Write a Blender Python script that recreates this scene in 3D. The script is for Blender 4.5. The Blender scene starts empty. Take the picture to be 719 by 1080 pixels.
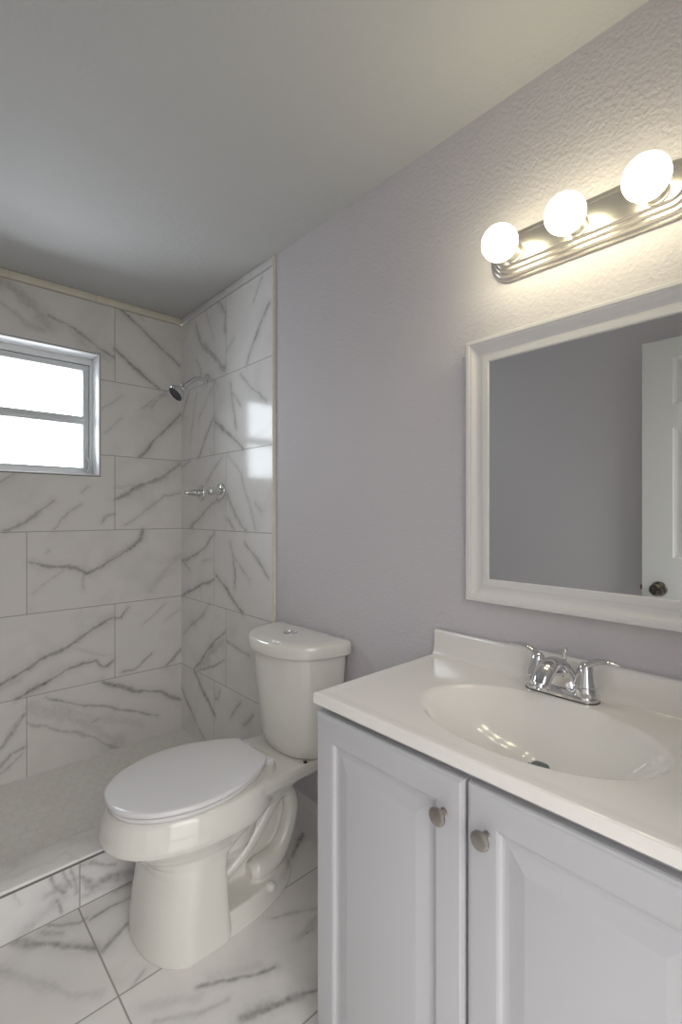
import bpy, bmesh, math, random
import numpy as np
from mathutils import Vector, Matrix

# World metres: right wall is x = 0, far (window) wall is y = 0, bathroom floor is z = 0.
scene = bpy.context.scene
PI = math.pi

# ---------------------------------------------------------------- camera, world, light, exposure
cam_data = bpy.data.cameras.new('camera')
cam = bpy.data.objects.new('camera', cam_data)
scene.collection.objects.link(cam)
cam.location = (-1.1252, -2.4866, 1.1943)
cam.rotation_euler = (PI / 2, 0, -math.radians(42.648))
cam_data.sensor_fit = 'VERTICAL'
cam_data.sensor_height = 36.0
cam_data.lens = 506.62 / 1080 * 36.0
cam_data.shift_y = 0.0007
cam_data.clip_start = 0.02
scene.camera = cam

world = bpy.data.worlds.new('overcast_daylight')
scene.world = world
world.use_nodes = True
bg = world.node_tree.nodes['Background']
# bright open sky on the window side (+y), a dimmer stand-in for the unbuilt rooms past the doorway
_wt = world.node_tree
_tc = _wt.nodes.new('ShaderNodeTexCoord'); _sx = _wt.nodes.new('ShaderNodeSeparateXYZ')
_mr = _wt.nodes.new('ShaderNodeMapRange'); _mr.inputs[1].default_value = -.15; _mr.inputs[2].default_value = .15
_mr.inputs[3].default_value = DOOR_LEVEL = 1.75; _mr.inputs[4].default_value = SKY_LEVEL = 8.0
_wt.links.new(_tc.outputs['Generated'], _sx.inputs[0]); _wt.links.new(_sx.outputs[1], _mr.inputs[0])
# doorway side shaped brighter upwards, added to light floor and tops more
_ml = _wt.nodes.new('ShaderNodeMapRange'); _ml.inputs[1].default_value = -.15; _ml.inputs[2].default_value = .35
_ml.inputs[3].default_value = DOOR_LEVEL * .35; _ml.inputs[4].default_value = DOOR_LEVEL * 1.9
_wt.links.new(_sx.outputs[2], _ml.inputs[0]); _wt.links.new(_ml.outputs[0], _mr.inputs[3])
_mc = _wt.nodes.new('ShaderNodeMix'); _mc.data_type = 'RGBA'
_mc.inputs[6].default_value = (1.0, .985, .96, 1); _mc.inputs[7].default_value = (.90, .95, 1.0, 1)
_mf = _wt.nodes.new('ShaderNodeMapRange'); _mf.inputs[1].default_value = -.15; _mf.inputs[2].default_value = .15
_wt.links.new(_sx.outputs[1], _mf.inputs[0]); _wt.links.new(_mf.outputs[0], _mc.inputs[0])
_wt.links.new(_mc.outputs[2], bg.inputs['Color']); _wt.links.new(_mr.outputs[0], bg.inputs['Strength'])

scene.view_settings.view_transform = 'Standard'
scene.view_settings.look = 'None'
scene.view_settings.exposure = 0.42
scene.view_settings.gamma = 1.0
scene.view_settings.use_curve_mapping = False
scene.cycles.max_bounces = 14
scene.cycles.diffuse_bounces = 8
scene.cycles.glossy_bounces = 6
scene.cycles.transparent_max_bounces = 12
scene.cycles.sample_clamp_indirect = 6.0
BULB_STRENGTH = 10.5

def portal(name, loc, rot, sx, sy):
    l = bpy.data.lights.new(name, 'AREA'); l.shape = 'RECTANGLE'; l.size = sx; l.size_y = sy
    l.cycles.is_portal = True
    o = bpy.data.objects.new(name, l); scene.collection.objects.link(o)
    o.location = loc; o.rotation_euler = rot
    return o
portal('window_daylight_portal', (-0.7215, 0.18, 1.663), (-PI / 2, 0, 0), 0.62, 0.59)
portal('doorway_daylight_portal', (-0.94, -2.68, 0.985), (PI / 2, 0, 0), 0.72, 1.97)

VEINS_BACK = [
    ([(-0.807,2.182),(-0.763,2.168),(-0.694,2.114),(-0.628,2.04)],0.045,0.35),
    ([(-0.807,2.089),(-0.715,2.025),(-0.643,2.014)],0.025,0.28),
    ([(-0.628,2.087),(-0.532,2.052),(-0.451,2.014),(-0.349,1.956)],0.011,0.5),
    ([(-0.704,2.124),(-0.594,2.07),(-0.476,1.995),(-0.37,1.937)],0.04,0.16),
    ([(-0.317,2.202),(-0.235,2.144),(-0.202,2.119),(-0.123,2.059),(-0.01,1.984)],0.011,0.62),
    ([(-0.344,1.998),(-0.249,1.925),(-0.187,1.884),(-0.123,1.841)],0.012,0.7),
    ([(-0.258,2.219),(-0.211,2.184)],0.0075,0.3),
    ([(-0.163,1.737),(-0.091,1.822)],0.03,0.28),
    ([(-0.221,1.482),(-0.163,1.551),(-0.093,1.627),(-0.005,1.724)],0.013,0.62),
    ([(-0.401,1.697),(-0.308,1.771)],0.008,0.3),
    ([(-0.39,1.584),(-0.308,1.663)],0.007,0.25),
    ([(-0.211,1.725),(-0.088,1.828)],0.008,0.3),
    ([(-0.335,1.258),(-0.249,1.313),(-0.163,1.355),(-0.103,1.382),(-0.005,1.454)],0.0225,0.5),
    ([(-0.335,1.258),(-0.277,1.288),(-0.235,1.327),(-0.138,1.375)],0.0075,0.45),
    ([(-0.299,1.127),(-0.211,1.198),(-0.103,1.278),(-0.005,1.3)],0.01,0.35),
    ([(-0.344,1.323),(-0.249,1.332)],0.015,0.2),
    ([(-0.794,1.116),(-0.753,1.136),(-0.708,1.156),(-0.652,1.202),(-0.605,1.245)],0.012,0.5),
    ([(-0.602,1.12),(-0.577,1.158),(-0.532,1.206),(-0.492,1.238)],0.008,0.35),
    ([(-0.405,1.147),(-0.388,1.175),(-0.375,1.184),(-0.349,1.188)],0.0075,0.45),
    ([(-0.492,1.291),(-0.457,1.319)],0.0075,0.3),
    ([(-0.807,1.326),(-0.755,1.366)],0.0125,0.35),
    ([(-0.694,0.971),(-0.639,0.95),(-0.544,0.947),(-0.5,0.926),(-0.472,0.906),(-0.405,0.928),(-0.326,0.983),(-0.249,1.03),(-0.216,1.068),(-0.206,1.101)],0.012,0.6),
    ([(-0.405,0.937),(-0.326,0.997),(-0.258,1.036)],0.025,0.25),
    ([(-0.484,0.907),(-0.488,0.836)],0.009,0.3),
    ([(-0.609,0.901),(-0.544,0.943)],0.0075,0.2),
    ([(-0.694,0.837),(-0.609,0.901)],0.0075,0.2),
    ([(-0.163,0.796),(-0.103,0.884),(-0.01,0.963)],0.04,0.18),
    ([(-0.639,1.014),(-0.628,1.026)],0.006,0.25),
    ([(-0.807,0.463),(-0.739,0.492),(-0.652,0.542),(-0.544,0.583),(-0.443,0.641),(-0.353,0.682)],0.013,0.62),
    ([(-0.75,0.391),(-0.661,0.421),(-0.559,0.468),(-0.5,0.477),(-0.434,0.492),(-0.413,0.463),(-0.396,0.449),(-0.375,0.45),(-0.353,0.469)],0.011,0.66),
    ([(-0.532,0.568),(-0.443,0.524),(-0.353,0.497)],0.0075,0.2),
    ([(-0.807,0.443),(-0.739,0.471)],0.02,0.2),
    ([(-0.344,0.672),(-0.313,0.672),(-0.299,0.693),(-0.281,0.719)],0.008,0.6),
    ([(-0.308,0.403),(-0.249,0.404),(-0.211,0.434),(-0.163,0.468)],0.008,0.5),
    ([(-0.091,0.389),(-0.047,0.423),(-0.005,0.454)],0.012,0.55),
    ([(-0.211,0.618),(-0.148,0.672),(-0.091,0.721)],0.0075,0.3),
    ([(-0.091,0.621),(-0.005,0.687)],0.0075,0.3),
    ([(-0.211,0.43),(-0.168,0.469)],0.0075,0.3),
    ([(-0.396,0.377),(-0.308,0.33),(-0.211,0.285),(-0.113,0.25),(-0.01,0.188)],0.015,0.62),
    ([(-0.396,0.386),(-0.326,0.332),(-0.258,0.296)],0.0075,0.4),
    ([(-0.643,0.369),(-0.559,0.324),(-0.48,0.287)],0.009,0.55),
    ([(-0.48,0.287),(-0.392,0.257),(-0.317,0.222),(-0.211,0.173),(-0.128,0.137)],0.008,0.55),
    ([(-0.704,0.342),(-0.594,0.277),(-0.476,0.194),(-0.326,0.066)],0.055,0.22),
    ([(-0.594,0.312),(-0.434,0.214),(-0.211,0.111)],0.045,0.16),
    ([(-0.708,0.276),(-0.586,0.197),(-0.498,0.159),(-0.415,0.099),(-0.328,0.029)],0.01,0.4),
    ([(-0.451,0.196),(-0.418,0.209)],0.01,0.4),
    ([(-0.807,0.196),(-0.763,0.241),(-0.72,0.311)],0.015,0.5),
    ([(-0.807,0.112),(-0.77,0.152),(-0.725,0.165)],0.015,0.5),
    ([(-0.807,0.075),(-0.725,0.136)],0.01,0.35),
    ([(-0.76,0.267),(-0.739,0.302)],0.0075,0.35),
]
VEINS_RIGHT = [
    ([(-0.18,2.152),(-0.221,2.056),(-0.356,1.958),(-0.47,1.871)],0.0209,0.5),
    ([(-0.242,2.027),(-0.36,1.942),(-0.47,1.858)],0.0087,0.45),
    ([(-0.416,2.195),(-0.47,2.128),(-0.473,2.039)],0.0116,0.45),
    ([(-0.272,2.208),(-0.36,2.033)],0.0087,0.2),
    ([(-0.18,1.979),(-0.232,1.896)],0.0093,0.4),
    ([(-0.232,1.896),(-0.398,1.81)],0.0116,0.2),
    ([(-0.833,2.052),(-0.763,1.985),(-0.707,1.917),(-0.661,1.843)],0.0116,0.62),
    ([(-0.78,2.185),(-0.714,2.099)],0.0093,0.3),
    ([(-0.556,1.986),(-0.479,1.94)],0.0093,0.25),
    ([(-0.081,1.818),(-0.012,1.708)],0.0116,0.45),
    ([(-0.18,1.8),(-0.104,1.56)],0.0093,0.25),
    ([(-0.37,1.656),(-0.292,1.592),(-0.201,1.473)],0.0104,0.5),
    ([(-0.351,1.801),(-0.201,1.666)],0.0087,0.22),
    ([(-0.519,1.786),(-0.539,1.687),(-0.573,1.574)],0.0116,0.5),
    ([(-0.527,1.746),(-0.613,1.675)],0.0093,0.4),
    ([(-0.379,1.631),(-0.514,1.549),(-0.629,1.479)],0.0128,0.62),
    ([(-0.613,1.812),(-0.699,1.734),(-0.808,1.658)],0.0116,0.45),
    ([(-0.45,1.461),(-0.272,1.339)],0.0093,0.3),
    ([(-0.416,1.262),(-0.272,1.203),(-0.104,1.114)],0.0261,0.45),
    ([(-0.001,1.433),(-0.104,1.466)],0.0116,0.45),
    ([(-0.496,1.466),(-0.61,1.371),(-0.729,1.128)],0.0093,0.3),
    ([(-0.492,1.281),(-0.573,1.172),(-0.653,1.114)],0.0174,0.42),
    ([(-0.496,1.162),(-0.556,1.116)],0.0116,0.4),
    ([(-0.729,1.23),(-0.773,1.197)],0.0116,0.25),
    ([(-0.37,1.097),(-0.272,1.023),(-0.18,0.981),(-0.012,0.938),(-0.104,0.895)],0.0104,0.5),
    ([(-0.001,0.748),(-0.18,0.814),(-0.37,0.873)],0.0128,0.6),
    ([(-0.242,0.955),(-0.351,0.967)],0.0087,0.3),
    ([(-0.379,0.896),(-0.479,0.844),(-0.556,0.793),(-0.629,0.748)],0.0133,0.62),
    ([(-0.518,1.058),(-0.537,1.009),(-0.564,0.905),(-0.564,0.854)],0.0104,0.5),
    ([(-0.537,1.009),(-0.68,0.9)],0.0093,0.35),
    ([(-0.645,1.064),(-0.729,1.003),(-0.833,0.924)],0.0116,0.5),
    ([(-0.322,0.742),(-0.272,0.705),(-0.154,0.621),(-0.03,0.554)],0.0197,0.35),
    ([(-0.47,0.641),(-0.335,0.541),(-0.154,0.393)],0.0104,0.6),
    ([(-0.452,0.591),(-0.322,0.501),(-0.201,0.412)],0.0522,0.3),
    ([(-0.201,0.392),(-0.331,0.44),(-0.461,0.505)],0.0093,0.5),
    ([(-0.488,0.6),(-0.61,0.586),(-0.68,0.566)],0.0104,0.45),
    ([(-0.012,0.245),(-0.126,0.157),(-0.272,0.056)],0.0116,0.5),
    ([(-0.154,0.381),(-0.247,0.308),(-0.37,0.22)],0.0128,0.62),
    ([(-0.374,0.302),(-0.407,0.311),(-0.416,0.345)],0.0081,0.5),
    ([(-0.61,0.352),(-0.518,0.255)],0.0093,0.4),
    ([(-0.714,0.327),(-0.629,0.248)],0.0104,0.45),
]
VEINS_FLOOR = [
    ([(-0.892,-0.884),(-0.859,-0.917),(-0.806,-0.969),(-0.766,-1.022),(-0.724,-1.061)],0.016,0.5),
    ([(-0.812,-0.965),(-0.767,-1.025),(-0.728,-1.057)],0.008,0.45),
    ([(-0.806,-0.891),(-0.768,-0.926),(-0.737,-0.948),(-0.722,-0.942)],0.016,0.45),
    ([(-0.823,-0.905),(-0.785,-0.949)],0.024,0.3),
    ([(-0.93,-0.958),(-0.876,-1.051),(-0.835,-1.107),(-0.806,-1.168),(-0.754,-1.204)],0.024,0.22),
    ([(-0.717,-0.956),(-0.649,-0.943),(-0.569,-0.949)],0.008,0.6),
    ([(-0.714,-1.082),(-0.685,-1.061),(-0.657,-1.045),(-0.626,-1.03),(-0.583,-1.01)],0.012,0.5),
    ([(-0.688,-1.245),(-0.651,-1.22)],0.008,0.25),
    ([(-0.628,-0.895),(-0.534,-0.887)],0.012,0.35),
    ([(-0.572,-1.352),(-0.527,-1.376),(-0.48,-1.403),(-0.433,-1.429),(-0.396,-1.439)],0.0088,0.6),
    ([(-0.528,-1.352),(-0.431,-1.402)],0.032,0.18),
    ([(-0.526,-1.49),(-0.484,-1.505),(-0.443,-1.523),(-0.394,-1.542),(-0.354,-1.56)],0.018,0.62),
    ([(-0.487,-1.511),(-0.413,-1.543)],0.008,0.5),
    ([(-0.684,-1.362),(-0.6,-1.41),(-0.533,-1.435)],0.012,0.3),
    ([(-0.298,-1.418),(-0.218,-1.397)],0.032,0.25),
    ([(-0.319,-1.304),(-0.194,-1.368)],0.012,0.3),
    ([(-0.693,-1.31),(-0.58,-1.38)],0.02,0.2),
    ([(-0.277,-1.417),(-0.253,-1.422)],0.008,0.5),
    ([(-0.119,-1.143),(-0.075,-1.113),(-0.006,-1.064)],0.016,0.6),
    ([(-0.049,-1.096),(0.013,-1.052)],0.008,0.5),
]
VEINS_CURB = [
    ([(-0.865,0.003),(-0.818,0.031),(-0.777,0.049)],0.0342,0.25),
    ([(-0.799,0.139),(-0.789,0.098),(-0.767,0.061)],0.0076,0.5),
    ([(-0.782,0.049),(-0.777,0.027),(-0.77,0.006)],0.0061,0.5),
    ([(-0.767,0.128),(-0.757,0.095),(-0.747,0.067)],0.0076,0.45),
    ([(-0.747,0.141),(-0.737,0.084),(-0.732,0.047)],0.0095,0.4),
    ([(-0.806,0.079),(-0.757,0.081),(-0.724,0.092)],0.0228,0.28),
    ([(-0.716,0.088),(-0.679,0.048),(-0.638,0.047),(-0.535,0.023)],0.0266,0.5),
    ([(-0.716,0.119),(-0.684,0.112),(-0.623,0.076)],0.0152,0.45),
    ([(-0.7,0.051),(-0.665,0.041),(-0.623,0.049)],0.0076,0.45),
    ([(-0.668,0.145),(-0.646,0.129)],0.0076,0.5),
    ([(-0.711,0.027),(-0.651,0.025)],0.019,0.3),
    ([(-0.889,0.137),(-0.876,0.09)],0.0061,0.25),
]
# ---------------------------------------------------------------- helpers
def wloc(o):
    v = Vector((0, 0, 0))
    while o is not None:
        v = v + o.location; o = o.parent
    return v

def empty(name, loc, label, cat, group=None):
    o = bpy.data.objects.new(name, None)
    o.empty_display_size = 0.05
    scene.collection.objects.link(o); o.location = loc
    tag(o, label, cat, group)
    return o

def tag(o, label=None, cat=None, group=None, kind=None):
    if label: o['label'] = label
    if cat: o['category'] = cat
    if group: o['group'] = group
    if kind: o['kind'] = kind
    return o

def build(name, verts, faces, material, parent=None, origin=(0, 0, 0), smooth=True, angle=35, merge=False):
    """verts are world coordinates; one linked mesh object"""
    origin = Vector(origin)
    base = wloc(parent) if parent is not None else Vector((0, 0, 0))
    if parent is not None: origin = base
    me = bpy.data.meshes.new(name)
    me.from_pydata([tuple(Vector(v) - origin) for v in verts], [], faces)
    if merge:
        bm = bmesh.new(); bm.from_mesh(me)
        bmesh.ops.remove_doubles(bm, verts=bm.verts, dist=1e-5)
        bmesh.ops.recalc_face_normals(bm, faces=bm.faces)
        bm.to_mesh(me); bm.free()
    me.update()
    me.materials.append(material)
    if smooth:
        me.polygons.foreach_set('use_smooth', [True] * len(me.polygons))
        me.set_sharp_from_angle(angle=math.radians(angle))
    o = bpy.data.objects.new(name, me)
    scene.collection.objects.link(o)
    if parent is not None: o.parent = parent
    else: o.location = origin
    return o

class M:
    """collects shapes for ONE mesh"""
    def __init__(s): s.v = []; s.f = []
    def add(s, v, f):
        n = len(s.v); s.v += [tuple(x) for x in v]; s.f += [[i + n for i in q] for q in f]; return s
    def loft(s, rings, cap0=True, cap1=True, closed=True):
        n = len(rings[0]); v = [p for r in rings for p in r]; f = []
        for k in range(len(rings) - 1):
            for i in range(n if closed else n - 1):
                j = (i + 1) % n
                f.append([k*n+i, k*n+j, (k+1)*n+j, (k+1)*n+i])
        if cap0: f.append(list(range(n))[::-1])
        if cap1: f.append([(len(rings)-1)*n + i for i in range(n)])
        return s.add(v, f)
    def tube(s, path, radii, n=16, caps=True, flat=None):
        P = [Vector(p) for p in path]; rings = []
        if not hasattr(radii, '__len__'): radii = [radii] * len(P)
        up = None
        for i, p in enumerate(P):
            t = (P[min(i+1, len(P)-1)] - P[max(i-1, 0)]).normalized()
            if up is None:
                up = Vector((0, 0, 1)) if abs(t.z) < .9 else Vector((1, 0, 0))
            a = (up - t * up.dot(t)).normalized(); b = t.cross(a); up = a
            r = radii[i]; ra, rb = (r if hasattr(r, '__len__') else (r, r))
            rings.append([p + a * (ra * math.cos(2*PI*k/n)) + b * (rb * math.sin(2*PI*k/n)) for k in range(n)])
        return s.loft(rings, caps, caps)
    def lathe(s, base, axis, prof, n=32):
        """prof: list of (distance along axis, radius)"""
        ax = Vector(axis).normalized(); base = Vector(base)
        a = ax.orthogonal().normalized(); b = ax.cross(a)
        rings = [[base + ax*d + a*(max(r, 1e-5)*math.cos(2*PI*k/n)) + b*(max(r, 1e-5)*math.sin(2*PI*k/n)) for k in range(n)] for d, r in prof]
        return s.loft(rings)
    def box(s, x0, x1, y0, y1, z0, z1, bev=0.0, seg=2):
        bm = bmesh.new(); bmesh.ops.create_cube(bm, size=1)
        for v in bm.verts:
            v.co = Vector((x0 + (v.co.x+.5)*(x1-x0), y0 + (v.co.y+.5)*(y1-y0), z0 + (v.co.z+.5)*(z1-z0)))
        if bev: bmesh.ops.bevel(bm, geom=bm.edges[:], offset=bev, segments=seg, profile=.5, affect='EDGES')
        bm.verts.index_update()
        s.add([v.co.copy() for v in bm.verts], [[v.index for v in f.verts] for f in bm.faces]); bm.free()
        return s
    def make(s, name, material, parent=None, **k): return build(name, s.v, s.f, material, parent, **k)

def catmull(pts, n=8):
    P = [Vector(p) for p in pts]; P = [2*P[0]-P[1]] + P + [2*P[-1]-P[-2]]; out = []
    for i in range(1, len(P)-2):
        for k in range(n):
            t = k/n
            out.append(.5*((2*P[i]) + (P[i+1]-P[i-1])*t + (2*P[i-1]-5*P[i]+4*P[i+1]-P[i+2])*t*t + (3*P[i]-P[i-1]-3*P[i+1]+P[i+2])*t**3))
    out.append(P[-2]); return out

def interp(xs, ys, x): return float(np.interp(x, xs, ys))

# ---------------------------------------------------------------- materials
def new_mat(name):
    m = bpy.data.materials.new(name); m.use_nodes = True
    nt = m.node_tree; return m, nt, nt.nodes['Principled BSDF']

def mat(name, color, rough=.5, metal=0.0, coat=0.0, spec=.5, noise=0.0, nscale=40, bump=0.0, bscale=120, bdetail=3, aniso=0.0):
    m, nt, b = new_mat(name)
    b.inputs['Roughness'].default_value = rough; b.inputs['Metallic'].default_value = metal
    b.inputs['Coat Weight'].default_value = coat; b.inputs['Specular IOR Level'].default_value = spec
    b.inputs['Coat Roughness'].default_value = .06
    tc = nt.nodes.new('ShaderNodeTexCoord')
    nz = nt.nodes.new('ShaderNodeTexNoise'); nz.inputs['Scale'].default_value = nscale
    nt.links.new(tc.outputs['Object'], nz.inputs['Vector'])
    mx = nt.nodes.new('ShaderNodeMix'); mx.data_type = 'RGBA'
    mx.inputs[6].default_value = (*color, 1)
    mx.inputs[7].default_value = (*[c*(1-noise) for c in color], 1)
    nt.links.new(nz.outputs['Fac'], mx.inputs[0]); nt.links.new(mx.outputs[2], b.inputs['Base Color'])
    if bump:
        n2 = nt.nodes.new('ShaderNodeTexNoise'); n2.inputs['Scale'].default_value = bscale; n2.inputs['Detail'].default_value = bdetail
        nt.links.new(tc.outputs['Object'], n2.inputs['Vector'])
        bp = nt.nodes.new('ShaderNodeBump'); bp.inputs['Strength'].default_value = bump; bp.inputs['Distance'].default_value = .004
        nt.links.new(n2.outputs['Fac'], bp.inputs['Height']); nt.links.new(bp.outputs['Normal'], b.inputs['Normal'])
    return m

WALL = mat('lilac_wall_paint', (.615, .585, .61), rough=.62, spec=.35, noise=.03, nscale=3, bump=.7, bscale=105, bdetail=4)
CEIL = mat('ceiling_paint', (.53, .53, .53), rough=.7, spec=.3, noise=.03, nscale=3, bump=.5, bscale=60, bdetail=4)
PLAIN = mat('opposite_wall_paint', (.58,.56,.585), rough=.65, spec=.3, noise=.03, nscale=3, bump=.2, bscale=75)
TRIMW = mat('white_trim_paint', (.74, .73, .74), rough=.35, noise=.02)
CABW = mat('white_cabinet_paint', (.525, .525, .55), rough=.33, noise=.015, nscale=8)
FRAMEW = mat('white_mirror_frame', (.76, .74, .73), rough=.3, noise=.015)
PORC = mat('white_porcelain', (.765, .745, .70), rough=.1, coat=.6, noise=.01)
SEATW = mat('white_seat_plastic', (.755, .745, .76), rough=.16, noise=.01)
MARBLE = mat('cultured_marble', (.87, .84, .805), rough=.12, coat=.4, noise=.02, nscale=6)
CHROME = mat('chrome', (.74, .74, .75), rough=.06, metal=1, noise=.02)
NICKEL = mat('brushed_nickel', (.76, .72, .66), rough=.27, metal=1, noise=.06, nscale=60)
KNOBM = mat('satin_nickel_knob', (.43, .40, .37), rough=.26, metal=1, noise=.05)
BRONZE = mat('dark_bronze', (.16, .14, .12), rough=.22, metal=1, noise=.05)
RUBBER = mat('dark_rubber', (.03, .03, .032), rough=.5, noise=.1)
SOCKET = mat('socket_metal', (.72, .68, .60), rough=.3, metal=.9, noise=.04)
DOORW = mat('white_door_paint', (.70, .71, .70), rough=.4, noise=.02)
ALU = mat('window_aluminium', (.70, .72, .735), rough=.4, metal=.15, noise=.05)
REVEAL = mat('white_window_reveal', (.88, .89, .90), rough=.35, noise=.03)
BEIGE = mat('beige_tile_edge', (.80, .745, .64), rough=.3, noise=.2, nscale=25)
STRIP = mat('cream_tile_strip', (.86, .81, .68), rough=.3, noise=.25, nscale=9)
STRIPG = mat('grey_tile_strip', (.76, .75, .76), rough=.35, noise=.2, nscale=9)
STOPPER = mat('dull_steel', (.22, .25, .26), rough=.3, metal=1, noise=.05)
DARK = mat('dark_recess', (.05, .05, .055), rough=.6, noise=.1)
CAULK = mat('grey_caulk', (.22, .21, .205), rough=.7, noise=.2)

def mirror_mat():
    m, nt, b = new_mat('mirror_silver')
    b.inputs['Metallic'].default_value = 1; b.inputs['Roughness'].default_value = .015
    nz = nt.nodes.new('ShaderNodeTexNoise'); nz.inputs['Scale'].default_value = 2
    r = nt.nodes.new('ShaderNodeValToRGB'); r.color_ramp.elements[0].color = (.72, .73, .73, 1); r.color_ramp.elements[1].color = (.75, .76, .76, 1)
    nt.links.new(nz.outputs['Fac'], r.inputs['Fac']); nt.links.new(r.outputs['Color'], b.inputs['Base Color'])
    return m
MIRROR = mirror_mat()

def bulb_mat():
    m, nt, b = new_mat('lit_bulb_glass')
    b.inputs['Base Color'].default_value = (.9, .88, .82, 1); b.inputs['Roughness'].default_value = .3
    b.inputs['Emission Color'].default_value = (1, .915, .62, 1); b.inputs['Emission Strength'].default_value = BULB_STRENGTH
    return m
BULB = bulb_mat()

def glass_mat():
    m, nt, b = new_mat('window_glass')
    nt.nodes.remove(b); out = nt.nodes['Material Output']
    tr = nt.nodes.new('ShaderNodeBsdfTransparent'); tr.inputs['Color'].default_value = (.96, .975, .98, 1)
    gl = nt.nodes.new('ShaderNodeBsdfGlossy'); gl.inputs['Roughness'].default_value = .03
    df = nt.nodes.new('ShaderNodeBsdfDiffuse'); df.inputs['Color'].default_value = (.4, .4, .4, 1)
    fr = nt.nodes.new('ShaderNodeFresnel'); fr.inputs['IOR'].default_value = 1.3
    m1 = nt.nodes.new('ShaderNodeMixShader'); m2 = nt.nodes.new('ShaderNodeMixShader')
    tc = nt.nodes.new('ShaderNodeTexCoord'); nz = nt.nodes.new('ShaderNodeTexNoise'); nz.inputs['Scale'].default_value = 28; nz.inputs['Detail'].default_value = 1
    rp = nt.nodes.new('ShaderNodeMapRange'); rp.inputs[1].default_value = .74; rp.inputs[2].default_value = .80; rp.inputs[4].default_value = .5
    nt.links.new(tc.outputs['Object'], nz.inputs['Vector']); nt.links.new(nz.outputs['Fac'], rp.inputs[0])
    nt.links.new(fr.outputs[0], m1.inputs[0]); nt.links.new(tr.outputs[0], m1.inputs[1]); nt.links.new(gl.outputs[0], m1.inputs[2])
    nt.links.new(rp.outputs[0], m2.inputs[0]); nt.links.new(m1.outputs[0], m2.inputs[1]); nt.links.new(df.outputs[0], m2.inputs[2])
    nt.links.new(m2.outputs[0], out.inputs['Surface'])
    return m
GLASS = glass_mat()

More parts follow.
